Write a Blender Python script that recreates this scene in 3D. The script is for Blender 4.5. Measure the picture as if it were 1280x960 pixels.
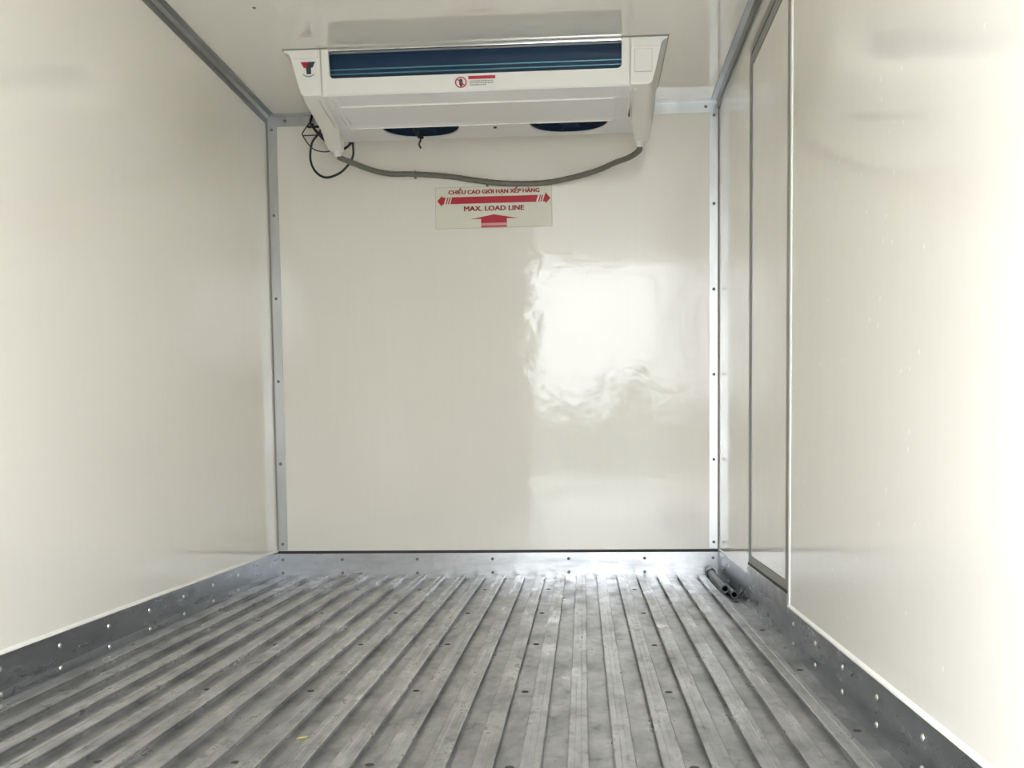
import bpy, bmesh, math, random
from mathutils import Vector, Matrix

for o in list(bpy.data.objects):
    bpy.data.objects.remove(o, do_unlink=True)
scene = bpy.context.scene
col = scene.collection
PI = math.pi
rnd = random.Random(7)

# ------------------------------------------------------------------ camera
F_PX, CY_PX = 1291.65, 635.54            # focal length and optical axis row of the cropped photo (1280 x 960)
cam_d = bpy.data.cameras.new('camera')
cam = bpy.data.objects.new('camera', cam_d)
col.objects.link(cam)
cam_d.sensor_width = 36.0
cam_d.lens = F_PX * 36.0 / 1280.0
cam_d.shift_y = (CY_PX - 480.0) / 1280.0
cam_d.clip_start = 0.02
cam_d.clip_end = 500.0
CR = Vector((0.99758657, 0.06832241, -0.0123726))
CU = Vector((0.00780321, 0.0667461, 0.99773948))
CF = Vector((-0.06899379, 0.99542805, -0.06605188))
m = Matrix.Identity(4)
for i in range(3):
    m[i][0], m[i][1], m[i][2] = CR[i], CU[i], -CF[i]
m[0][3], m[1][3], m[2][3] = 0.3504, -4.0554, 0.545
cam.matrix_world = m
scene.camera = cam

# ------------------------------------------------------------------ sky, exposure
world = bpy.data.worlds.new('overcast_sky')
scene.world = world
world.use_nodes = True
bg = world.node_tree.nodes['Background']
bg.inputs['Color'].default_value = (0.94, 0.972, 1.0, 1.0)
wn, wk = world.node_tree.nodes, world.node_tree.links
w_tc = wn.new('ShaderNodeTexCoord')
w_sep = wn.new('ShaderNodeSeparateXYZ')
wk.new(w_tc.outputs['Generated'], w_sep.inputs[0])
w_max = wn.new('ShaderNodeMath'); w_max.operation = 'MAXIMUM'; w_max.inputs[1].default_value = 0.0
wk.new(w_sep.outputs['Z'], w_max.inputs[0])
w_str = wn.new('ShaderNodeMath'); w_str.operation = 'MULTIPLY_ADD'      # overcast sky: L = Lh (1 + 1.3 sin elevation)
w_str.inputs[1].default_value = 1.3 * 4.9
w_str.inputs[2].default_value = 4.9
wk.new(w_max.outputs[0], w_str.inputs[0])
wk.new(w_str.outputs[0], bg.inputs['Strength'])
scene.view_settings.view_transform = 'Standard'
scene.view_settings.look = 'None'
scene.view_settings.exposure = 0.78
scene.view_settings.gamma = 1.0
scene.view_settings.use_curve_mapping = False
cy = scene.cycles
cy.max_bounces = 16
cy.diffuse_bounces = 12
cy.glossy_bounces = 8
cy.use_denoising = True
cy.sample_clamp_indirect = 8.0

# ------------------------------------------------------------------ dimensions (metres); front bulkhead at y = 0
A = 0.875            # half width of the load space
H = 1.8245           # ceiling
L = 3.62             # rear door opening at y = -L
K = 0.1087           # kick plate height
T = 0.07             # panel thickness

# ------------------------------------------------------------------ materials
def new_mat(name):
    mt = bpy.data.materials.new(name)
    mt.use_nodes = True
    nt = mt.node_tree
    return mt, nt, nt.nodes['Principled BSDF']

def plain(name, rgb, rough=0.5, metal=0.0, noise=0.06, scale=30.0):
    mt, nt, b = new_mat(name)
    N = nt.nodes
    tc = N.new('ShaderNodeTexCoord')
    nz = N.new('ShaderNodeTexNoise')
    nz.inputs['Scale'].default_value = scale
    nz.inputs['Detail'].default_value = 4
    nt.links.new(tc.outputs['Object'], nz.inputs['Vector'])
    mx = N.new('ShaderNodeMix'); mx.data_type = 'RGBA'
    mx.inputs['A'].default_value = tuple(c * (1 - noise) for c in rgb) + (1,)
    mx.inputs['B'].default_value = tuple(min(1, c * (1 + noise)) for c in rgb) + (1,)
    nt.links.new(nz.outputs['Fac'], mx.inputs['Factor'])
    nt.links.new(mx.outputs['Result'], b.inputs['Base Color'])
    b.inputs['Roughness'].default_value = rough
    b.inputs['Metallic'].default_value = metal
    return mt

def gelcoat(name, rgb, rough, wave, specks=0.0, streak=0.016, ior=1.65):
    """glossy cream fibreglass: fine vertical streaks, slow waviness, dust specks"""
    mt, nt, b = new_mat(name)
    N, LK = nt.nodes, nt.links
    geo = N.new('ShaderNodeNewGeometry')
    mp = N.new('ShaderNodeMapping')
    mp.inputs['Scale'].default_value = (60, 60, 3)
    LK.new(geo.outputs['Position'], mp.inputs['Vector'])
    st = N.new('ShaderNodeTexNoise')
    st.inputs['Scale'].default_value = 1.0
    st.inputs['Detail'].default_value = 3
    LK.new(mp.outputs['Vector'], st.inputs['Vector'])
    mx = N.new('ShaderNodeMix'); mx.data_type = 'RGBA'
    mx.inputs['A'].default_value = tuple(c * (1 - streak) for c in rgb) + (1,)
    mx.inputs['B'].default_value = tuple(min(1, c * (1 + streak)) for c in rgb) + (1,)
    LK.new(st.outputs['Fac'], mx.inputs['Factor'])
    colour = mx.outputs['Result']
    if specks:
        vo = N.new('ShaderNodeTexVoronoi')
        vo.inputs['Scale'].default_value = 22.0
        LK.new(geo.outputs['Position'], vo.inputs['Vector'])
        lt = N.new('ShaderNodeMath'); lt.operation = 'LESS_THAN'
        lt.inputs[1].default_value = 0.10
        LK.new(vo.outputs['Distance'], lt.inputs[0])
        msk = N.new('ShaderNodeTexNoise')
        msk.inputs['Scale'].default_value = 3.2
        LK.new(geo.outputs['Position'], msk.inputs['Vector'])
        gt = N.new('ShaderNodeMath'); gt.operation = 'GREATER_THAN'
        gt.inputs[1].default_value = 0.52
        LK.new(msk.outputs['Fac'], gt.inputs[0])
        mu = N.new('ShaderNodeMath'); mu.operation = 'MULTIPLY'
        LK.new(lt.outputs[0], mu.inputs[0]); LK.new(gt.outputs[0], mu.inputs[1])
        mu2 = N.new('ShaderNodeMath'); mu2.operation = 'MULTIPLY'
        mu2.inputs[1].default_value = specks
        LK.new(mu.outputs[0], mu2.inputs[0])
        mx2 = N.new('ShaderNodeMix'); mx2.data_type = 'RGBA'
        mx2.inputs['B'].default_value = (0.95, 0.95, 0.92, 1)
        LK.new(colour, mx2.inputs['A'])
        LK.new(mu2.outputs[0], mx2.inputs['Factor'])
        colour = mx2.outputs['Result']
    LK.new(colour, b.inputs['Base Color'])
    b.inputs['Roughness'].default_value = rough
    b.inputs['IOR'].default_value = ior
    big = N.new('ShaderNodeTexNoise')
    big.inputs['Scale'].default_value = 9.0
    big.inputs['Detail'].default_value = 3.0
    LK.new(geo.outputs['Position'], big.inputs['Vector'])
    ad = N.new('ShaderNodeMath'); ad.operation = 'MULTIPLY_ADD'
    ad.inputs[1].default_value = 0.012
    LK.new(st.outputs['Fac'], ad.inputs[0])
    LK.new(big.outputs['Fac'], ad.inputs[2])
    bp = N.new('ShaderNodeBump')
    bp.inputs['Strength'].default_value = 1.0
    bp.inputs['Distance'].default_value = wave
    LK.new(ad.outputs[0], bp.inputs['Height'])
    LK.new(bp.outputs['Normal'], b.inputs['Normal'])
    return mt

def metal(name, light, dark, rough=(0.3, 0.5), scale=(3, 0.8, 3), stain=0.5, metallic=1.0, spots=0.0, bump=0.0):
    """worn aluminium: smeared stains stretched along the length, dark scuffs"""
    mt, nt, b = new_mat(name)
    N, LK = nt.nodes, nt.links
    geo = N.new('ShaderNodeNewGeometry')
    mp = N.new('ShaderNodeMapping')
    mp.inputs['Scale'].default_value = scale
    LK.new(geo.outputs['Position'], mp.inputs['Vector'])
    n1 = N.new('ShaderNodeTexNoise')
    n1.inputs['Scale'].default_value = 6.0
    n1.inputs['Detail'].default_value = 8
    n1.inputs['Roughness'].default_value = 0.65
    LK.new(mp.outputs['Vector'], n1.inputs['Vector'])
    rp = N.new('ShaderNodeValToRGB')
    rp.color_ramp.elements[0].position = 0.5 - 0.25 * stain
    rp.color_ramp.elements[0].color = dark + (1,)
    rp.color_ramp.elements[1].position = 0.5 + 0.25 * stain
    rp.color_ramp.elements[1].color = light + (1,)
    LK.new(n1.outputs['Fac'], rp.inputs['Fac'])
    colour = rp.outputs['Color']
    if spots:
        n2 = N.new('ShaderNodeTexNoise')
        n2.inputs['Scale'].default_value = 34.0
        n2.inputs['Detail'].default_value = 3
        n2.inputs['Roughness'].default_value = 0.6
        mp2 = N.new('ShaderNodeMapping')
        mp2.inputs['Scale'].default_value = (1.0, 0.55, 1.0)
        LK.new(geo.outputs['Position'], mp2.inputs['Vector'])
        LK.new(mp2.outputs['Vector'], n2.inputs['Vector'])
        r2 = N.new('ShaderNodeValToRGB')
        r2.color_ramp.elements[0].position = 0.57
        r2.color_ramp.elements[0].color = (0, 0, 0, 1)
        r2.color_ramp.elements[1].position = 0.76
        r2.color_ramp.elements[1].color = (spots, spots, spots, 1)
        LK.new(n2.outputs['Fac'], r2.inputs['Fac'])
        mx = N.new('ShaderNodeMix'); mx.data_type = 'RGBA'
        mx.inputs['B'].default_value = tuple(c * 0.45 for c in dark) + (1,)
        LK.new(r2.outputs['Color'], mx.inputs['Factor'])
        LK.new(colour, mx.inputs['A'])
        colour = mx.outputs['Result']
    LK.new(colour, b.inputs['Base Color'])
    mr = N.new('ShaderNodeMapRange')
    mr.inputs['To Min'].default_value = rough[1]
    mr.inputs['To Max'].default_value = rough[0]
    mr.inputs['From Min'].default_value = 0.3
    mr.inputs['From Max'].default_value = 0.7
    LK.new(n1.outputs['Fac'], mr.inputs['Value'])
    LK.new(mr.outputs['Result'], b.inputs['Roughness'])
    b.inputs['Metallic'].default_value = metallic
    if bump:
        bp = N.new('ShaderNodeBump')
        bp.inputs['Strength'].default_value = 0.6
        bp.inputs['Distance'].default_value = bump
        LK.new(n1.outputs['Fac'], bp.inputs['Height'])
        LK.new(bp.outputs['Normal'], b.inputs['Normal'])
    return mt

CREAM = (0.855, 0.828, 0.762)
M = {}
M['wall'] = gelcoat('cream_gelcoat_wall', CREAM, 0.085, 0.0014, ior=1.58)
M['wall_side'] = gelcoat('cream_gelcoat_side_wall', CREAM, 0.10, 0.0008)
M['wall_dusty'] = gelcoat('cream_gelcoat_wall_dusty', CREAM, 0.10, 0.0006, specks=0.8)
M['ceiling'] = gelcoat('cream_gelcoat_ceiling', CREAM, 0.04, 0.00002, streak=0.01, ior=1.75)
M['door'] = gelcoat('cream_gelcoat_door', CREAM, 0.10, 0.0008)
M['rib'] = metal('floor_rib_aluminium', (0.60, 0.605, 0.615), (0.31, 0.315, 0.325), (0.22, 0.42), (2.2, 1.0, 2.2), 0.75, 0.9, 0.7, 0.0002)
M['floor'] = metal('floor_channel_aluminium', (0.50, 0.505, 0.515), (0.26, 0.265, 0.27), (0.24, 0.46), (2.2, 1.0, 2.2), 0.75, 0.9, 0.7, 0.0002)
M['kick'] = metal('kick_plate_aluminium', (0.50, 0.53, 0.585), (0.37, 0.395, 0.44), (0.22, 0.36), (1.5, 0.5, 2), 0.8, 1.0, 0.3, 0.0001)
M['kick_back'] = metal('front_kick_plate_aluminium', (0.54, 0.545, 0.555), (0.40, 0.405, 0.415), (0.25, 0.40), (0.8, 2, 4), 0.7, 1.0, 0.25, 0.0002)
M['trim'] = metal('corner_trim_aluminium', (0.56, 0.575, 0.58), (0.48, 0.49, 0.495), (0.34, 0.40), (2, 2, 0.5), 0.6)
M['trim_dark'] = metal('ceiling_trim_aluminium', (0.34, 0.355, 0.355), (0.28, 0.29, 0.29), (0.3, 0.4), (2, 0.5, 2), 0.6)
M['gasket'] = plain('door_gasket_grey', (0.28, 0.275, 0.245), 0.45)
M['gap'] = plain('black_joint', (0.03, 0.03, 0.03), 0.6)
M['bead'] = plain('white_sealant', (0.88, 0.87, 0.83), 0.35)
M['rivet'] = plain('bright_rivet', (0.82, 0.82, 0.80), 0.3, 1.0)
M['rivet_dull'] = plain('dull_rivet', (0.22, 0.22, 0.21), 0.45, 0.7)
M['screw'] = plain('dark_screw', (0.08, 0.075, 0.07), 0.5, 0.6)
M['unit'] = plain('white_plastic', (0.86, 0.85, 0.80), 0.32, 0.0, 0.01, 4)
M['pan'] = plain('grey_white_plastic', (0.80, 0.79, 0.78), 0.35, 0.0, 0.01, 4)
M['strip'] = plain('silver_strip', (0.85, 0.85, 0.84), 0.2, 1.0, 0.02)
M['coil'] = plain('navy_coil', (0.008, 0.034, 0.082), 0.4, 0.0, 0.1, 8)
M['tube'] = plain('teal_tube', (0.13, 0.34, 0.44), 0.25, 0.3)
M['fan'] = plain('navy_fan_plastic', (0.007, 0.03, 0.068), 0.75)
M['hose'] = plain('grey_hose', (0.17, 0.16, 0.13), 0.45, 0, 0.12, 40)
M['cable'] = plain('black_cable', (0.022, 0.022, 0.024), 0.45)
M['pipe'] = plain('charcoal_pipe', (0.06, 0.068, 0.075), 0.4, 0, 0.2, 30)
M['pipe_in'] = plain('pipe_bore', (0.01, 0.01, 0.01), 0.8)
M['film'] = plain('sign_film', (0.77, 0.75, 0.645), 0.4, 0, 0.05, 14)
M['film_edge'] = plain('sign_film_edge', (0.42, 0.40, 0.31), 0.5, 0, 0.3, 60)
M['red'] = plain('sign_red', (0.50, 0.012, 0.035), 0.4, 0, 0.05, 20)
M['pink'] = plain('sign_pink', (0.75, 0.36, 0.36), 0.4, 0, 0.05, 20)
M['lettering'] = plain('sign_lettering_red', (0.52, 0.03, 0.03), 0.4, 0, 0.05, 20)
M['label_white'] = plain('label_white', (0.83, 0.83, 0.80), 0.35, 0, 0.02)
M['badge_shadow'] = plain('badge_shadow_grey', (0.55, 0.55, 0.52), 0.4)
M['label_grey'] = plain('label_grey', (0.33, 0.34, 0.31), 0.4)
M['logo_dark'] = plain('logo_charcoal', (0.03, 0.045, 0.055), 0.4)
M['leaf'] = plain('dry_yellow_leaf', (0.55, 0.50, 0.18), 0.6)
M['rust'] = plain('reddish_scrap', (0.36, 0.12, 0.07), 0.7)
M['plastic_bit'] = plain('white_scrap', (0.85, 0.85, 0.82), 0.3)
M['ground'] = plain('concrete_yard', (0.34, 0.336, 0.32), 0.8, 0, 0.15, 1.5)
M['yard_wall'] = plain('yard_wall_render', (0.22, 0.24, 0.21), 0.85, 0, 0.3, 0.8)
M['roof'] = plain('dark_coping', (0.15, 0.16, 0.15), 0.85, 0, 0.2, 0.8)

# ------------------------------------------------------------------ helpers
class MB:
    """collects shapes into ONE mesh object"""
    def __init__(self):
        self.bm = bmesh.new()

    def box(self, x0, x1, y0, y1, z0, z1, bevel=0.0, seg=2):
        vs = [self.bm.verts.new(p) for p in ((x0, y0, z0), (x1, y0, z0), (x1, y1, z0), (x0, y1, z0),
                                              (x0, y0, z1), (x1, y0, z1), (x1, y1, z1), (x0, y1, z1))]
        fs = [self.bm.faces.new([vs[i] for i in q]) for q in
              ((0, 3, 2, 1), (4, 5, 6, 7), (0, 1, 5, 4), (1, 2, 6, 5), (2, 3, 7, 6), (3, 0, 4, 7))]
        if bevel:
            es = {e for f in fs for e in f.edges}
            bmesh.ops.bevel(self.bm, geom=list(es), offset=bevel, segments=seg, affect='EDGES', profile=0.5)
        return self

    def prism(self, pts, d):
        """extrude a planar polygon (3D points) by vector d"""
        d = Vector(d)
        a = [self.bm.verts.new(p) for p in pts]
        b = [self.bm.verts.new(Vector(p) + d) for p in pts]
        n = len(pts)
        self.bm.faces.new(a[::-1])
        self.bm.faces.new(b)
        for i in range(n):
            self.bm.faces.new((a[i], a[(i + 1) % n], b[(i + 1) % n], b[i]))
        return self

    def loft(self, rings, caps=True):
        R = [[self.bm.verts.new(p) for p in r] for r in rings]
        n = len(R[0])
        for k in range(len(R) - 1):
            for i in range(n):
                j = (i + 1) % n
                self.bm.faces.new((R[k][i], R[k][j], R[k + 1][j], R[k + 1][i]))
        if caps:
            self.bm.faces.new(R[0][::-1])
            self.bm.faces.new(R[-1])
        return self

    def tube(self, pts, r, seg=10, smooth=6, corr=0.0, closed=False):
        pts = [Vector(p) for p in pts]
        if smooth and len(pts) > 2:
            q = []
            P = [2 * pts[0] - pts[1]] + pts + [2 * pts[-1] - pts[-2]]
            for i in range(1, len(P) - 2):
                for s in range(smooth):
                    t = s / smooth
                    a, b, c, d = P[i - 1], P[i], P[i + 1], P[i + 2]
                    q.append(0.5 * ((2 * b) + (c - a) * t + (2 * a - 5 * b + 4 * c - d) * t * t + (3 * b - a - 3 * c + d) * t ** 3))
            q.append(pts[-1])
            pts = q
        rings = []
        up = None
        for i, p in enumerate(pts):
            tg = (pts[min(i + 1, len(pts) - 1)] - pts[max(i - 1, 0)]).normalized()
            if up is None:
                up = tg.orthogonal().normalized()
            up = (up - tg * up.dot(tg)).normalized()
            w = tg.cross(up)
            rr = r * (1 + (corr if i % 2 else 0))
            rings.append([p + (up * math.cos(2 * PI * k / seg) + w * math.sin(2 * PI * k / seg)) * rr for k in range(seg)])
        return self.loft(rings)

    def cyl(self, c0, c1, r0, r1=None, seg=20):
        r1 = r0 if r1 is None else r1
        c0, c1 = Vector(c0), Vector(c1)
        tg = (c1 - c0).normalized(); u = tg.orthogonal().normalized(); w = tg.cross(u)
        ring = lambda c, r: [c + (u * math.cos(2 * PI * k / seg) + w * math.sin(2 * PI * k / seg)) * r for k in range(seg)]
        return self.loft([ring(c0, r0), ring(c1, r1)])

    def ring(self, c, ax, R, r, seg=28, sub=6):
        c, ax = Vector(c), Vector(ax).normalized()
        u = ax.orthogonal().normalized(); w = ax.cross(u)
        V = []
        for i in range(seg):
            a = 2 * PI * i / seg
            d = u * math.cos(a) + w * math.sin(a)
            V.append([self.bm.verts.new(c + d * (R + r * math.cos(2 * PI * k / sub)) + ax * r * math.sin(2 * PI * k / sub)) for k in range(sub)])
        for i in range(seg):
            for k in range(sub):
                self.bm.faces.new((V[i][k], V[(i + 1) % seg][k], V[(i + 1) % seg][(k + 1) % sub], V[i][(k + 1) % sub]))
        return self

    def mesh(self, name, mat, smooth=False):
        bmesh.ops.recalc_face_normals(self.bm, faces=self.bm.faces)
        me = bpy.data.meshes.new(name)
        self.bm.to_mesh(me)
        self.bm.free()
        me.materials.append(mat)
        if smooth:
            for p in me.polygons:
                p.use_smooth = True
            me.set_sharp_from_angle(angle=math.radians(38))
        return me

    def build(self, name, mat, parent=None, smooth=False):
        return link(name, self.mesh(name, mat, smooth), parent)

def link(name, me, parent=None, loc=None, rot=None):
    o = bpy.data.objects.new(name, me)
    col.objects.link(o)
    if parent is not None:
        o.parent = parent
    if loc is not None:
        o.location = loc
    if rot is not None:
        o.rotation_euler = rot
    return o

def tag(o, label, cat, group=None, kind=None):
    o['label'] = label
    o['category'] = cat
    if group:
        o['group'] = group
    if kind:
        o['kind'] = kind
    return o

def struct(o, label, cat):
    return tag(o, label, cat, kind='structure')

def empty(name, loc=(0, 0, 0)):
    o = bpy.data.objects.new(name, None)
    o.location = loc
    o.empty_display_size = 0.1
    col.objects.link(o)
    return o

def rel(parent, o):
    """keep world coordinates of a mesh built in world space under a parent that stands elsewhere"""
    o.matrix_parent_inverse = Matrix.Translation(-Vector(parent.location))
    return o

def text_mesh(body, mat, x0, x1, z0, z1, y, thick=0.0004, bold=0.0):
    """flat lettering facing -y that fills the given rectangle"""
    cu = bpy.data.curves.new('lettering', 'FONT')
    cu.body = body
    cu.size = 1.0
    cu.offset = bold
    cu.resolution_u = 3
    tmp = bpy.data.objects.new('lettering_tmp', cu)
    col.objects.link(tmp)
    dg = bpy.context.evaluated_depsgraph_get()
    dg.update()
    me = bpy.data.meshes.new_from_object(tmp.evaluated_get(dg))
    bpy.data.objects.remove(tmp, do_unlink=True)
    xs = [v.co.x for v in me.vertices]; ys = [v.co.y for v in me.vertices]
    ax, bx, ay, by = min(xs), max(xs), min(ys), max(ys)
    for v in me.vertices:
        v.co = Vector((x0 + (v.co.x - ax) / (bx - ax) * (x1 - x0), y, z0 + (v.co.y - ay) / (by - ay) * (z1 - z0)))
    me.materials.clear()
    me.materials.append(mat)
    bm = bmesh.new(); bm.from_mesh(me)
    n0, e0, f0 = len(bm.verts), len(bm.edges), len(bm.faces)
    bm.verts.ensure_lookup_table(); bm.edges.ensure_lookup_table(); bm.faces.ensure_lookup_table()
    for dx, dz in ((0.0024, 0.0), (0.0012, 0.0), (0.0024, 0.0009), (0.0012, 0.0009), (0.0, 0.0009)):
        cp = bmesh.ops.duplicate(bm, geom=bm.verts[:n0] + bm.edges[:e0] + bm.faces[:f0])
        for v in cp['geom']:
            if isinstance(v, bmesh.types.BMVert):
                v.co += Vector((dx, -0.00002 * (1 + (dx > 0) + 2 * (dz > 0)), dz))
        bm.verts.ensure_lookup_table(); bm.edges.ensure_lookup_table(); bm.faces.ensure_lookup_table()
    bm.to_mesh(me); bm.free()
    return me

# shared small pieces --------------------------------------------------------
def dome_mesh(name, r, h, mat):
    b = MB()
    seg = 8
    rings = []
    for f, z in ((1.0, 0.0), (0.86, 0.55 * h), (0.4, h)):
        rings.append([(r * f * math.cos(2 * PI * k / seg), r * f * math.sin(2 * PI * k / seg), z) for k in range(seg)])
    b.loft(rings)
    return b.mesh(name, mat, True)

RIVET = dome_mesh('rivet', 0.0065, 0.0035, M['rivet'])
RIVET_D = dome_mesh('rivet_dull', 0.0062, 0.003, M['rivet_dull'])
SCREW = dome_mesh('screw', 0.0085, 0.0022, M['screw'])
FACE_BACK = (PI / 2, 0, 0)            # dome axis towards -y
FACE_RIGHT = (0, PI / 2, 0)           # towards +x
FACE_LEFT = (0, -PI / 2, 0)           # towards -x

# ================================================================== STRUCTURE
fl = MB().box(-A - T, A + T, -L, T, -0.08, 0.0).build('floor', M['floor'])
struct(fl, 'ribbed aluminium floor of the load space, scuffed and stained', 'floor')
# raised ribs, one part each
PITCH, RIB_W, RIB_H = 0.0784, 0.036, 0.014
w2 = RIB_W / 2
rb = MB()
prof = [(-w2 + 0.005, 0.0), (-w2 + 0.005, RIB_H - 0.006), (-w2, RIB_H - 0.0015), (-w2 + 0.002, RIB_H), (-0.006, RIB_H), (-0.0045, RIB_H - 0.0008), (0.0045, RIB_H - 0.0008),
        (0.006, RIB_H), (w2 - 0.002, RIB_H), (w2, RIB_H - 0.0015), (w2 - 0.005, RIB_H - 0.006), (w2 - 0.005, 0.0)]
rb.loft([[(x, -L + 0.01, z) for x, z in prof], [(x, -0.006, z) for x, z in prof]])
rib_me = rb.mesh('floor_rib', M['rib'])
for k in range(-15, 7):
    link('floor_rib', rib_me, fl, (0.338 + PITCH * k, 0, 0))
MB().box(-A + 0.003, -0.8575, -L + 0.01, -0.006, 0.0, 0.012, 0.002).build('edge_strip', M['floor'], fl)
for xc in (0.534, 0.2204, -0.0148, -0.25, -0.4852, -0.7204):
    for r in range(6):
        if (xc, r) in ((0.2204, 5),):
            continue
        link('floor_screw', SCREW, fl, (xc + rnd.uniform(-0.004, 0.004), -0.315 - 0.511 * r + rnd.uniform(-0.01, 0.01), 0.0))
for r in range(5):
    link('floor_screw', SCREW, fl, (0.852, -0.62 - 0.505 * r, 0.0))

ce = MB().box(-A - T, A + T, -L, T, H, H + T).build('ceiling', M['ceiling'])
struct(ce, 'glossy cream ceiling panel above the cooling unit', 'ceiling')
link('ceiling_screw', RIVET_D, ce, (-0.605, -0.98, H), (PI, 0, 0))

wb = MB().box(-A, A, 0.0, T, 0.0, H).build('wall_back', M['wall'])
struct(wb, 'glossy cream bulkhead wall at the far end', 'wall')
wl = MB().box(-A - T, -A, -L, T, 0.0, H).build('wall_left', M['wall_side'])
struct(wl, 'plain glossy cream wall on the left side', 'wall')

DY0, DY1, DZ0, DZ1 = -1.382, -0.738, 0.146, 1.742     # side door with its frame
wr = MB()
wr.box(A, A + T, DY1, T, 0.0, H)
wr.box(A, A + T, -L, DY0, 0.0, H)
wr.box(A, A + T, DY0, DY1, DZ1, H)
wr.box(A, A + T, DY0, DY1, 0.0, DZ0)
wr = wr.build('wall_right', M['wall_dusty'])
struct(wr, 'glossy cream wall on the right with a side door cut in', 'wall')

# side door: leaf, frame strips, thin light edging
FW = 0.044
dr = empty('door_1', (A, (DY0 + DY1) / 2, DZ0))
struct(dr, 'narrow cream side door framed in grey rubber, right wall', 'door')
def dpart(mb, name, mat):
    return rel(dr, mb.build(name, mat, dr))
dpart(MB().box(A + 0.001, A + T, DY0 + FW, DY1 - FW, DZ0 + 0.024, DZ1 - 0.064, 0.003), 'door_leaf', M['door'])
dpart(MB().box(A - 0.0015, A + T, DY1 - FW, DY1, DZ0, DZ1), 'door_gasket', M['gasket'])
dpart(MB().box(A - 0.0015, A + T, DY0, DY0 + FW, DZ0, DZ1), 'door_gasket', M['gasket'])
dpart(MB().box(A - 0.0015, A + T, DY0 + FW, DY1 - FW, DZ1 - 0.064, DZ1), 'door_gasket', M['gasket'])
dpart(MB().box(A - 0.0015, A + T, DY0 + FW, DY1 - FW, DZ0, DZ0 + 0.024), 'door_gasket', M['gasket'])
dpart(MB().box(A - 0.003, A + 0.006, DY0 - 0.014, DY0 + 0.002, K + 0.002, H - 0.034, 0.0015), 'edge_bead', M['bead'])
dpart(MB().box(A - 0.0002, A + 0.004, DY1 - FW - 0.012, DY1 - FW, DZ0 + 0.024, DZ1 - 0.064, 0.001), 'edge_bead', M['trim'])
dpart(MB().box(A - 0.0024, A + 0.004, DY0 + FW, DY1 - FW, DZ1 - 0.034, DZ1 - 0.028), 'head_groove', M['logo_dark'])

# rear: the left leaf is shut, the right leaf stands open behind the camera
rd = MB().box(-A, 0.0, -L - 0.06, -L, 0.0, H, 0.004).build('door_2', M['wall'])
struct(rd, 'closed left leaf of the rear double door, cream inside', 'door')
rh = MB().box(-A - T, A + T, -L - 0.06, -L, H - 0.03 + 0.03, H + T)
rh.box(A, A + T, -L - 0.06, -L, -0.08, H)
rh.box(-A - T, -A, -L - 0.06, -L, -0.08, H)
rh.box(-A, A, -L - 0.06, -L, -0.08, -0.001)
rh = rh.build('wall_rear', M['trim'])
struct(rh, 'aluminium frame around the rear door opening', 'door frame')

# kick plates ----------------------------------------------------------------
kb = MB().box(-A + 0.004, A - 0.004, -0.004, 0.0, 0.0, K - 0.008).build('baseboard_back', M['kick_back'])
struct(kb, 'bright riveted aluminium kick plate along the bulkhead', 'kick plate')
MB().box(-A, A, -0.0025, 0.0, K - 0.008, K + 0.003).build('joint_gap', M['gap'], kb)
for x in (-0.855, -0.613, -0.311, -0.010, 0.291, 0.588, 0.853):
    for z in (0.077, 0.023):
        link('rivet', RIVET_D, kb, (x, -0.004, z), FACE_BACK)

kl = MB().box(-A, -A + 0.003, -L, 0.0, 0.0, K).build('baseboard_left', M['kick'])
struct(kl, 'dark riveted aluminium kick plate along the left wall', 'kick plate')
MB().prism([(-A, -L, K), (-A + 0.005, -L, K), (-A + 0.0045, -L, K + 0.004), (-A, -L, K + 0.009)], (0, L - 0.004, 0)).build('sealant_bead', M['bead'], kl)
MB().box(-A + 0.003, -A + 0.0042, -L, -0.05, 0.030, 0.034).build('crease', M['kick'], kl)
MB().box(-A + 0.003, -A + 0.0045, -0.075, -0.005, 0.0, K).build('end_plate', M['kick'], kl)
for i in range(12):
    y = -0.4944 - 0.2505 * i
    for z in (0.026, 0.079):
        link('rivet', RIVET, kl, (-A + 0.003, y, z), FACE_RIGHT)

kr = MB().box(A - 0.003, A, -L, 0.0, 0.0, K).build('baseboard_right', M['kick'])
struct(kr, 'dark riveted aluminium kick plate along the right wall', 'kick plate')
MB().prism([(A, -L, K), (A - 0.005, -L, K), (A - 0.0045, -L, K + 0.004), (A, -L, K + 0.009)], (0, L + DY0, 0)).build('sealant_bead', M['bead'], kr)
MB().prism([(A, DY1, K), (A - 0.005, DY1, K), (A - 0.0045, DY1, K + 0.003), (A, DY1, K + 0.006)], (0, -DY1 - 0.004, 0)).build('sealant_bead', M['trim'], kr)
MB().box(A - 0.005, A - 0.003, DY0, DY1, 0.092, 0.141, 0.001).build('sill_plate', M['kick_back'], kr)
MB().box(A - 0.0035, A + 0.002, DY0 + 0.02, DY1, 0.141, 0.148).build('joint_gap', M['gap'], kr)
for y in (-0.30, -1.457, -1.702, -1.947, -2.192, -2.442, -2.692, -2.94, -3.19, -3.44):
    for z in (0.027, 0.077):
        link('rivet', RIVET, kr, (A - 0.003, y, z), FACE_LEFT)

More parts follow.
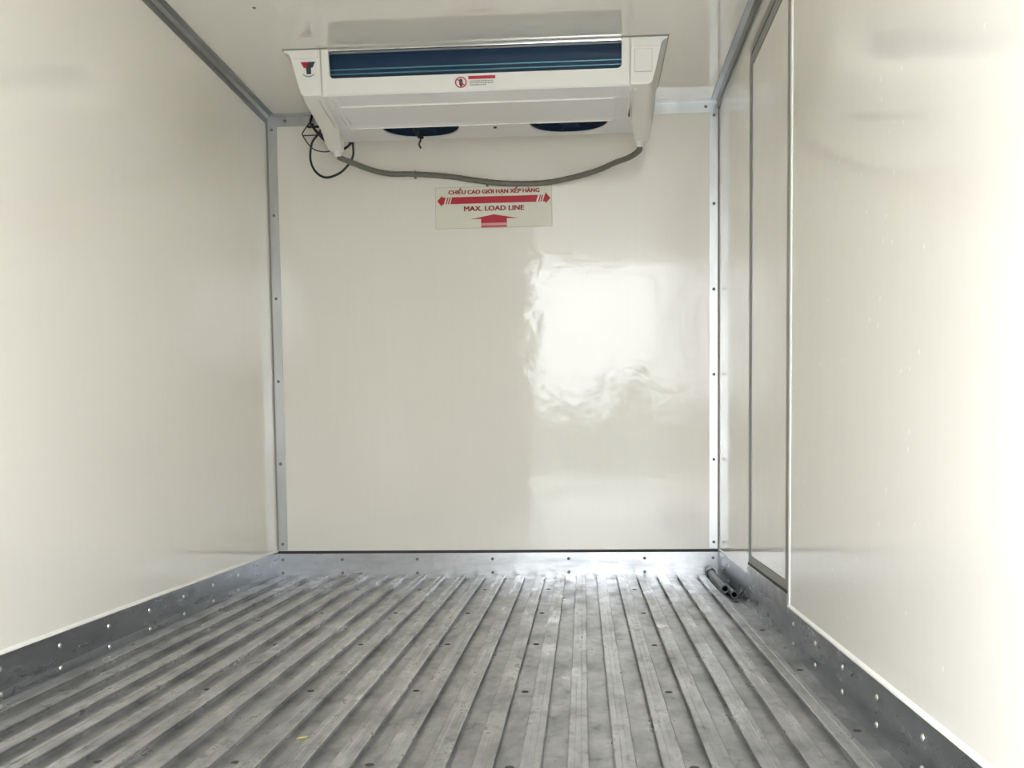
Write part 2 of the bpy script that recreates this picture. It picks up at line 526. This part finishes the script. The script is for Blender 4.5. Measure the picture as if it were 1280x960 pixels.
# corner and ceiling trims -----------------------------------------------------
t1 = MB().box(-A + 0.006, -A + 0.041, -0.0025, 0, K + 0.006, H - 0.046).build('trim_1', M['trim'])
struct(t1, 'upright aluminium corner trim left of the bulkhead', 'trim')
MB().box(-A, -A + 0.006, -0.002, 0, K + 0.003, H).build('corner_gap', M['gasket'], t1)
t2 = MB().box(A - 0.036, A - 0.005, -0.0025, 0, K + 0.006, H - 0.046).build('trim_2', M['trim'])
struct(t2, 'upright aluminium corner trim right of the bulkhead', 'trim')
MB().box(A - 0.005, A, -0.002, 0, K + 0.003, H).build('corner_gap', M['gasket'], t2)
for z in (1.765, 1.436, 1.113, 0.788, 0.461, 0.139):
    link('rivet', RIVET_D, t1, (-A + 0.021, -0.0025, z), FACE_BACK)
    link('rivet', RIVET_D, t2, (A - 0.019, -0.0025, z), FACE_BACK)
t3 = MB().box(-A + 0.006, A - 0.005, -0.0026, 0, H - 0.048, H - 0.010).box(-A + 0.006, A - 0.005, -0.012, 0, H - 0.010, H).build('trim_3', M['trim'])
struct(t3, 'horizontal aluminium trim where the bulkhead meets the ceiling', 'trim')
for x in (-0.80, -0.50, -0.20, 0.10, 0.40, 0.825):
    link('rivet', RIVET_D, t3, (x, -0.0026, H - 0.027), FACE_BACK)
def ceil_trim(name, s, label):
    X = lambda v: s * (A - v)
    pts = [(X(0), H), (X(0), H - 0.036), (X(0.004), H - 0.036), (X(0.005), H - 0.016), (X(0.014), H - 0.006), (X(0.031), H - 0.004), (X(0.031), H)]
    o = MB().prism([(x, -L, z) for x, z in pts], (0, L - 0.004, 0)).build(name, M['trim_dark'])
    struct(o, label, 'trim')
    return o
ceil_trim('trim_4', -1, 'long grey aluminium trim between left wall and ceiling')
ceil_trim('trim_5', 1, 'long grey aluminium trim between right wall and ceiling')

# the yard outside the open rear door (seen only mirrored in the glossy bulkhead)
g = MB().box(-80, 80, -90, 30, -1.3, -1.0).build('ground', M['ground'])
struct(g, 'concrete yard the truck stands on', 'ground')
yw = MB().box(-40, 40, -40.4, -40, -1.0, 1.9).build('wall_yard', M['yard_wall'])
struct(yw, 'low boundary wall across the yard behind the truck', 'wall')
MB().box(-40, 40, -40.5, -39.9, 1.9, 2.0).build('coping', M['roof'], yw)

ys = MB().box(1.6, 14.0, -39.0, -31.0, -1.0, 2.5).build('yard_shed', M['yard_wall'])
struct(ys, 'low shed with a pitched roof at the far side of the yard', 'building')
MB().prism([(1.3, -38, 2.5), (14.3, -38, 2.5), (7.8, -38, 3.7)], (0, 7.6, 0)).build('roof', M['roof'], ys)

# ================================================================== COOLING UNIT
UX = 0.008
un = empty('cooling_unit', (UX, -0.40, H))
tag(un, 'white ceiling evaporator unit with navy louvre window and two fans', 'cooling unit')
def upart(mb, name, mat, smooth=False, parent=None, label=None):
    o = mb.build(name, mat, parent or un, smooth)
    if parent is None:
        rel(un, o)
    if label:
        o['label'] = label
    return o
fy = lambda h: -0.650 + 0.022 * (h / 0.14)        # the front leans back a little

# fascia: U-shaped panel around the window
WX = 0.476
pts = [(-0.505, 0.003), (-0.505, 0.142), (0.505, 0.142), (0.505, 0.003), (WX, 0.003)]
rc = 0.014
for k in range(7):
    a = k / 6 * PI / 2
    pts.append((WX - rc + rc * math.cos(a), 0.092 - rc + rc * math.sin(a)))
for k in range(7):
    a = PI / 2 + k / 6 * PI / 2
    pts.append((-WX + rc + rc * math.cos(a), 0.092 - rc + rc * math.sin(a)))
pts.append((-WX, 0.003))
fas = MB().prism([(UX + x, fy(h), H - h) for x, h in pts], (0, 0.016, 0))
upart(fas, 'fascia', M['unit'])
upart(MB().box(UX - WX, UX + WX, fy(0.006) - 0.001, fy(0.006) + 0.010, H - 0.0105, H - 0.002, 0.002), 'window_strip', M['strip'], label='bright silver strip')
upart(MB().box(UX - 0.60, UX + 0.60, -0.556, -0.145, H - 0.008, H), 'mounting_plate', M['unit'])
# coil seen through the window
upart(MB().box(UX - 0.50, UX + 0.50, -0.598, -0.56, H - 0.150, H - 0.001), 'coil', M['coil'], label='navy blue coil')
upart(MB().box(UX - 0.50, UX + 0.50, -0.626, -0.598, H - 0.128, H - 0.095), 'window_floor', M['coil'])
for z, r in ((0.053, 0.0026), (0.068, 0.0026)):
    upart(MB().cyl((UX - 0.50, -0.6005, H - z), (UX + 0.50, -0.6005, H - z), r, seg=10), 'coil_tube', M['tube'], True)

# drain pan under the coil: sloped, with a crease and a rear lip
pp = [(-0.628, 0.142), (-0.626, 0.146), (-0.560, 0.156), (-0.553, 0.1595), (-0.545, 0.158), (-0.375, 0.168), (-0.365, 0.1705), (-0.343, 0.1695), (-0.337, 0.165), (-0.337, 0.151), (-0.60, 0.148), (-0.628, 0.135)]
upart(MB().prism([(UX - 0.505, y, H - h) for y, h in pp], (1.01, 0, 0)), 'drain_pan', M['pan'])
for y, h in ((-0.553, 0.1590), (-0.352, 0.1700)):
    upart(MB().tube([(UX - 0.47, y, H - h), (UX + 0.45, y, H - h)], 0.0032, 8, 0), 'pan_bead', M['unit'], True)
upart(MB().box(UX - 0.626, UX - WX - 0.001, -0.6545, -0.16, H - 0.003, H), 'ceiling_seal', M['gasket'])
upart(MB().box(UX + WX + 0.001, UX + 0.626, -0.6545, -0.16, H - 0.003, H), 'ceiling_seal', M['gasket'])
# rear plate with the two rounded fan openings along its front edge
FX = (-0.232, 0.300)                      # fan centres, local x
FYc, FR = -0.305, 0.140
cut = []
for fx in FX:
    arc = []
    for k in range(25):
        a = PI - PI * k / 24
        arc.append((fx + FR * math.copysign(abs(math.cos(a)) ** 0.8, math.cos(a)), FYc + FR * math.sin(a) ** 0.9))
    cut += [(fx - FR, -0.336)] + arc + [(fx + FR, -0.336)]
plate = [(-0.56, -0.336)] + cut + [(0.56, -0.336), (0.56, -0.150), (0.552, -0.142), (-0.552, -0.142), (-0.56, -0.150)]
upart(MB().prism([(UX + x, y, H - 0.156) for x, y in plate], (0, 0, 0.006)), 'rear_plate', M['pan'])
upart(MB().box(UX - 0.56, UX + 0.56, -0.150, -0.143, H - 0.150, H - 0.008), 'back_panel', M['pan'])
upart(MB().cyl((UX + 0.036, -0.27, H - 0.156), (UX + 0.036, -0.27, H - 0.160), 0.006, seg=10), 'screw', M['screw'])

# fans
def fan(fx):
    f = empty('fan', (0, 0, 0)); f.parent = un; f.location = (fx, FYc + 0.40, -0.132)
    cup = [[(q * math.cos(2 * PI * k / 32), q * math.sin(2 * PI * k / 32), z) for k in range(32)]
           for q, z in ((0.153, -0.0175), (0.153, 0.03), (0.05, 0.032), (0.05, 0.030), (0.151, 0.028), (0.151, -0.0175))]
    MB().loft(cup, caps=False).build('shroud', M['fan'], f, True)
    gd = MB()
    for R in (0.05, 0.095, 0.142):
        gd.ring((0, 0, -0.014), (0, 0, 1), R, 0.0016, 32, 5)
    for k in range(8):
        a = k * PI / 4 + 0.2
        gd.tube([(0.02 * math.cos(a), 0.02 * math.sin(a), -0.0155), (0.146 * math.cos(a), 0.146 * math.sin(a), -0.0155)], 0.0018, 5, 0)
    gd.build('guard', M['fan'], f, True)
    MB().cyl((0, 0, -0.010), (0, 0, 0.031), 0.052, seg=20).build('hub', M['fan'], f, True)
    bl = MB()
    bl.prism([(0.048, -0.016, -0.004), (0.13, -0.045, -0.008), (0.138, 0.02, 0.002), (0.125, 0.045, 0.008), (0.048, 0.016, 0.006)], (0, 0, 0.002))
    me = bl.mesh('blade', M['fan'])
    for k in range(5):
        link('blade', me, f, None, (0, 0, 2 * PI * k / 5 + 0.3))
for fx in FX:
    fan(fx)

# end covers: flared at the ceiling, deeper towards the rear, with a drain spout
def end_cover(s):
    st = [  # y, bottom depth, inner x, widening
        (-0.628, 0.142, 0.500, 0.0), (-0.560, 0.1565, 0.503, 0.003), (-0.450, 0.1640, 0.507, 0.006), (-0.345, 0.1715, 0.515, 0.010), (-0.300, 0.182, 0.526, 0.012),
        (-0.262, 0.196, 0.530, 0.014), (-0.215, 0.206, 0.536, 0.016), (-0.180, 0.206, 0.538, 0.016), (-0.165, 0.190, 0.540, 0.014), (-0.150, 0.10, 0.542, 0.010)]
    rings = []
    for i, (y, hb, xi, w) in enumerate(st):
        wf = w * 0.4
        out = [(xi, 0.003), (0.622, 0.003), (0.623, 0.005), (0.620, 0.009), (0.608, 0.014), (0.602, 0.022), (0.595 + w, 0.05 * hb / 0.14), (0.583 + w, 0.10 * hb / 0.14),
               (0.574 + w, hb - 0.010), (0.569 + wf, hb - 0.003), (0.560 + wf, hb), (xi + 0.006, hb), (xi, hb - 0.005)]
        rings.append([(UX + s * x, (fy(h) if i == 0 else y), H - h) for x, h in out])
    mb = MB().loft(rings)
    o = upart(mb, 'end_cover', M['unit'], True)
    # raised frame on the front face
    def on_front(x0, x1, h0, h1, d, name, mat, lab=None, bev=0.0008):
        b = MB()
        q = [(x0, h0), (x1, h0), (x1, h1), (x0, h1)]
        b.prism([(UX + s * x, fy(h) - d, H - h) for x, h in q], (0, d + 0.002, 0))
        p = upart(b, name, mat)
        if lab:
            p['label'] = lab
    on_front(0.512, 0.600, 0.012, 0.030, 0.004, 'rim', M['unit'])
    if s > 0:
        on_front(0.516, 0.573, 0.038, 0.106, 0.002, 'badge_shadow_line', M['badge_shadow'])  # grey border paints in the shadow line around the raised badge
        on_front(0.5175, 0.5715, 0.0395, 0.1045, 0.0045, 'badge_plate', M['unit'])
    for j, dx in enumerate((0.462, 0.480, 0.503, 0.520)):
        b = MB()
        b.loft([[(UX + s * (dx + a), y, H - h - c) for a, c in ((-0.003, -0.006), (-0.002, 0.0035), (0.002, 0.0035), (0.003, -0.006))]
                for y, h in ((-0.606, 0.150), (-0.545, 0.160 + 0.003 * (dx > 0.5)), (-0.39, 0.169 + 0.005 * (dx > 0.5)))])
        upart(b, 'vent_rib', M['pan'])
    sp = MB().cyl((UX + s * 0.556, -0.205, H - 0.200), (UX + s * 0.556, -0.198, H - 0.222), 0.015, 0.0135, 16)
    upart(sp, 'drain_spout', M['pan'], True)
end_cover(1)
end_cover(-1)

# maker's badge (left) and hand warning label (fascia)
def flat_front(poly, d, name, mat, parent):
    """poly: (x world, h) points laid on the leaning front"""
    b = MB().prism([(x, fy(h) - d, H - h) for x, h in poly], (0, 0.0006, 0))
    o = b.build(name, mat, parent)
    return o
bd = MB().prism([(x, fy(h) - 0.0012, H - h) for x, h in ((-0.563, 0.031), (-0.509, 0.031), (-0.509, 0.094), (-0.563, 0.094))], (0, 0.0014, 0)).build('maker_badge', M['label_white'], un)
rel(un, bd)
bd['label'] = 'white badge with red and charcoal emblem'
BX = lambda u: -0.563 + (u - 275) / 195 * 0.054
BH = lambda v: 0.031 + (v - 335) / 255 * 0.063
flat_front([(BX(285), BH(370)), (BX(372), BH(370)), (BX(352), BH(442)), (BX(320), BH(442))], 0.0018, 'emblem', M['red'], bd)
flat_front([(BX(372), BH(370)), (BX(460), BH(370)), (BX(425), BH(442)), (BX(352), BH(442))], 0.0018, 'emblem', M['logo_dark'], bd)
flat_front([(BX(346), BH(442)), (BX(406), BH(442)), (BX(404), BH(520)), (BX(350), BH(520))], 0.0018, 'emblem', M['logo_dark'], bd)
arc = [(BX(372 + 76 * math.cos(a)), BH(495 + 62 * math.sin(a))) for a in [PI * (0.14 + 0.72 * k / 10) for k in range(11)]]
arc += [(BX(372 + 70 * math.cos(a)), BH(490 + 50 * math.sin(a))) for a in [PI * (0.86 - 0.72 * k / 10) for k in range(11)]]
flat_front(arc, 0.0018, 'emblem', M['label_grey'], bd)
wl_ = MB().prism([(x, fy(h) - 0.0012, H - h) for x, h in ((-0.060, 0.0965), (0.079, 0.0965), (0.079, 0.138), (-0.060, 0.138))], (0, 0.0014, 0)).build('warning_label', M['label_white'], un)
rel(un, wl_)
wl_['label'] = 'white warning label with red bar'
LX = lambda u: -0.060 + (u - 215) / 815 * 0.139
LH = lambda v: 0.0965 + (v - 165) / 275 * 0.0415
c, R1, R2 = (355, 308), 112, 90
ro = [(LX(c[0] + R1 * math.cos(2 * PI * k / 24)), LH(c[1] + R1 * math.sin(2 * PI * k / 24))) for k in range(25)]
ri = [(LX(c[0] + R2 * math.cos(2 * PI * k / 24)), LH(c[1] + R2 * math.sin(2 * PI * k / 24))) for k in range(24, -1, -1)]
flat_front(ro + ri, 0.0018, 'prohibition_ring', M['red'], wl_)
flat_front([(LX(325), LH(250)), (LX(352), LH(232)), (LX(385), LH(250)), (LX(392), LH(330)), (LX(378), LH(390)), (LX(340), LH(390)), (LX(320), LH(330))], 0.0019, 'hand_symbol', M['logo_dark'], wl_)
flat_front([(LX(280), LH(250)), (LX(294), LH(236)), (LX(432), LH(366)), (LX(418), LH(380))], 0.0025, 'prohibition_bar', M['red'], wl_)
flat_front([(LX(500), LH(188)), (LX(1015), LH(188)), (LX(1015), LH(252)), (LX(500), LH(252))], 0.0018, 'red_bar', M['red'], wl_)
tx = MB()
for row, (v, e) in enumerate(((292, 975), (330, 985), (368, 830))):
    u = 525
    while u < e:
        wd = rnd.uniform(14, 44)
        tx.prism([(LX(a), fy(LH(b)) - 0.0018, H - LH(b)) for a, b in ((u, v - 11), (u + wd, v - 11), (u + wd, v + 11), (u, v + 11))], (0, 0.0006, 0))
        u += wd + 9
small = tx.build('small_print', M['label_grey'], wl_)
small['kind'] = 'stuff'

# ================================================================== HOSE, CABLES
hs = MB().tube([(0.564, -0.198, 1.602), (0.562, -0.194, 1.590), (0.530, -0.155, 1.578), (0.480, -0.10, 1.575), (0.393, -0.045, 1.556), (0.24, -0.018, 1.531), (0.087, -0.016, 1.529), (-0.036, -0.016, 1.542),
                (-0.159, -0.016, 1.563), (-0.293, -0.016, 1.576), (-0.385, -0.03, 1.576), (-0.450, -0.075, 1.582), (-0.500, -0.13, 1.592), (-0.535, -0.178, 1.598), (-0.547, -0.192, 1.602)], 0.0100, 12, 8, 0.07).build('drain_hose', M['hose'], None, True)
tag(hs, 'grey corrugated drain hose sagging along the bulkhead above the red sign', 'hose')
for x, z in ((-0.010, 1.538), (-0.290, 1.576)):
    MB().ring((x, -0.0165, z), (1, 0, -0.1), 0.0118, 0.002, 16, 6).box(x - 0.005, x + 0.005, -0.010, 0.0, z - 0.015, z - 0.009, 0.002).build('hose_clip', M['hose'], hs, True)

cb = MB().tube([(-0.690, -0.012, 1.812), (-0.692, -0.03, 1.780), (-0.668, -0.08, 1.745), (-0.628, -0.09, 1.698), (-0.585, -0.10, 1.662), (-0.558, -0.11, 1.650), (-0.530, -0.12, 1.658), (-0.512, -0.12, 1.676), (-0.509, -0.12, 1.690),
                (-0.508, -0.115, 1.660), (-0.512, -0.10, 1.632), (-0.530, -0.09, 1.604), (-0.568, -0.085, 1.571), (-0.622, -0.08, 1.557), (-0.662, -0.08, 1.579), (-0.682, -0.08, 1.625), (-0.674, -0.085, 1.684), (-0.651, -0.09, 1.713), (-0.632, -0.10, 1.733)],
               0.0045, 8, 8).build('power_cable', M['cable'], None, True)
tag(cb, 'thick black cable coiled in a loop below the left end of the cooling unit', 'cable')
for p, ax in (((-0.553, -0.112, 1.653), (1, 0, 0.2)), ((-0.680, -0.055, 1.760), (1, 0, -1)), ((-0.515, -0.12, 1.672), (0.3, 0, 1))):
    MB().ring(p, ax, 0.008, 0.0032, 12, 5).build('cable_tie', M['cable'], cb, True)
MB().box(-0.698, -0.652, -0.058, -0.050, 1.752, 1.760, 0.002).build('cable_tie', M['cable'], cb)
c2 = MB().tube([(-0.694, -0.040, 1.775), (-0.712, -0.05, 1.745), (-0.719, -0.05, 1.727), (-0.690, -0.055, 1.724), (-0.650, -0.065, 1.722)], 0.0022, 6, 6)
c2.tube([(-0.719, -0.05, 1.727), (-0.695, -0.06, 1.691), (-0.665, -0.065, 1.665), (-0.618, -0.075, 1.655), (-0.575, -0.085, 1.666), (-0.556, -0.10, 1.664)], 0.0022, 6, 6)
c2 = c2.build('sensor_wire', M['cable'], None, True)
tag(c2, 'thin dark wire looping left of the thick black cable', 'wire')
c3 = MB().tube([(-0.632, -0.13, 1.712), (-0.610, -0.13, 1.690), (-0.585, -0.125, 1.668), (-0.562, -0.118, 1.656)], 0.0045, 8, 6).build('cable_end', M['cable'], None, True)
tag(c3, 'short black cable end tied against the left spout of the cooling unit', 'cable')
fw = MB().tube([(-0.263, -0.250, 1.690), (-0.250, -0.215, 1.668), (-0.236, -0.205, 1.654), (-0.243, -0.200, 1.637), (-0.237, -0.200, 1.622)], 0.0035, 7, 6)
fw.tube([(-0.248, -0.203, 1.662), (-0.226, -0.203, 1.658)], 0.005, 7, 0)
fw = fw.build('fan_lead', M['cable'], None, True)
tag(fw, 'short dark wire end dangling from the left fan opening', 'wire')

# ================================================================== LOAD LINE SIGN
SX0, SX1, SZ1, SZ0 = -0.214, 0.2385, 1.525, 1.367
sg = MB().box(SX0, SX1, -0.0012, 0.0, SZ0, SZ1).build('load_line_sign', M['film'])
tag(sg, 'yellowed load limit sign with red arrows and lettering on the bulkhead', 'sign')
for q in ((SX0, SX1, SZ1 - 0.0012, SZ1), (SX0, SX1, SZ0, SZ0 + 0.0012), (SX0, SX0 + 0.0012, SZ0, SZ1), (SX1 - 0.0012, SX1, SZ0, SZ1)):
    MB().box(q[0], q[1], -0.0016, -0.0012, q[2], q[3]).build('edge_line', M['film_edge'], sg)
GX = lambda u: SX0 + (u - 35) / 1195 * (SX1 - SX0)
GZ = lambda v: SZ1 - (v - 38) / 412 * (SZ1 - SZ0)
def sflat(poly, name, mat):
    return MB().prism([(GX(u), -0.0016, GZ(v)) for u, v in poly], (0, 0.0004, 0)).build(name, mat, sg)
link('lettering', text_mesh('CHIỀU CAO GIÓI HẠN XẾP HÀNG', M['lettering'], GX(170), GX(1098), GZ(120), GZ(50), -0.0016), sg)
link('lettering', text_mesh('MAX. LOAD LINE', M['lettering'], GX(328), GX(940), GZ(280), GZ(233), -0.0016), sg)
sflat([(606, 84), (614, 70), (622, 72), (619, 84), (610, 92)], 'lettering', M['lettering'])   # the horn of the O
sflat([(208, 137), (1088, 137), (1068, 205), (188, 205)], 'arrow_bar', M['red'])
sflat([(55, 172), (105, 118), (108, 137), (142, 137), (122, 207), (104, 207), (100, 228)], 'arrow_head', M['red'])
sflat([(1215, 170), (1165, 112), (1162, 133), (1158, 133), (1136, 203), (1160, 203), (1165, 222)], 'arrow_head', M['red'])
for u in (150, 172, 1098, 1120):
    sflat([(u + 10, 137), (u + 22, 137), (u + 2, 205), (u - 10, 205)], 'slash', M['red'])
sflat([(635, 317), (885, 360), (768, 358), (768, 402), (503, 402), (503, 358), (390, 362)], 'up_arrow', M['red'])
sflat([(503, 402), (768, 402), (768, 428), (503, 428)], 'arrow_stripe', M['pink'])
sflat([(503, 428), (768, 428), (768, 440), (503, 440)], 'arrow_stripe', M['red'])
sflat([(503, 440), (768, 440), (768, 450), (503, 450)], 'arrow_stripe', M['pink'])

# ================================================================== PIPES AND SCRAPS ON THE FLOOR
def pipe(name, p0, p1, r, collar):
    p0, p1 = Vector(p0), Vector(p1)
    d = (p1 - p0).normalized(); u = d.orthogonal().normalized(); w = d.cross(u)
    rg = lambda c, q: [c + (u * math.cos(2 * PI * k / 18) + w * math.sin(2 * PI * k / 18)) * q for k in range(18)]
    b = MB()
    prof = [(p0, r * 0.9)]
    if collar:
        prof += [(p0, r * 1.3), (p0 + d * 0.045, r * 1.3), (p0 + d * 0.048, r)]
    else:
        prof += [(p0, r)]
    prof += [(p1, r), (p1, r * 0.72)]
    b.loft([rg(cn, q) for cn, q in prof], caps=False)
    o = b.build(name, M['pipe'], None, True)
    MB().loft([rg(p1, r * 0.72), rg(p1 - d * 0.08, r * 0.7)], caps=False).build('bore', M['pipe_in'], o, True)
    c_ = MB(); vs = [c_.bm.verts.new(q) for q in rg(p1 - d * 0.08, r * 0.7)]; c_.bm.faces.new(vs)
    c_.build('bore_end', M['pipe_in'], o)
    return o
tag(pipe('drain_pipe', (0.8340, -0.055, 0.030), (0.8340, -0.490, 0.0262), 0.0138, True), 'longer charcoal drain pipe with a collar lying in the right corner', 'pipe')
tag(pipe('drain_pipe', (0.8585, -0.280, 0.0127), (0.8585, -0.535, 0.0127), 0.0125, False), 'shorter charcoal pipe against the right kick plate', 'pipe')

def scrap(name, x, y, z, pts, mat, label, cat, rz):
    b = MB().prism([(u, v, 0.0008 + 0.0015 * abs(u) * 60) for u, v in pts], (0, 0, 0.0012))
    o = b.build(name, mat)
    o.location = (x, y, z); o.rotation_euler = (0, 0, rz)
    return tag(o, label, cat)
scrap('dry_leaf', -0.171, -2.212, RIB_H - 0.0138, [(-0.010, 0), (-0.004, 0.005), (0.004, 0.006), (0.011, 0.001), (0.004, -0.004), (-0.004, -0.004)], M['leaf'], 'small dry yellow leaf scrap on the floor ribs', 'leaf', 0.5)
scrap('rusty_scrap', 0.020, -2.405, 0.0, [(-0.009, -0.004), (-0.002, 0.004), (0.010, 0.006), (0.012, 0.0), (0.002, -0.004)], M['rust'], 'reddish scrap on the floor at the lower picture edge', 'scrap', 0.2)
scrap('plastic_scrap', 0.221, -2.402, 0.0, [(-0.012, -0.002), (-0.004, 0.005), (0.006, 0.004), (0.012, -0.003), (0.003, -0.005)], M['plastic_bit'], 'shiny white plastic scrap on the floor at the lower picture edge', 'scrap', 0.0)
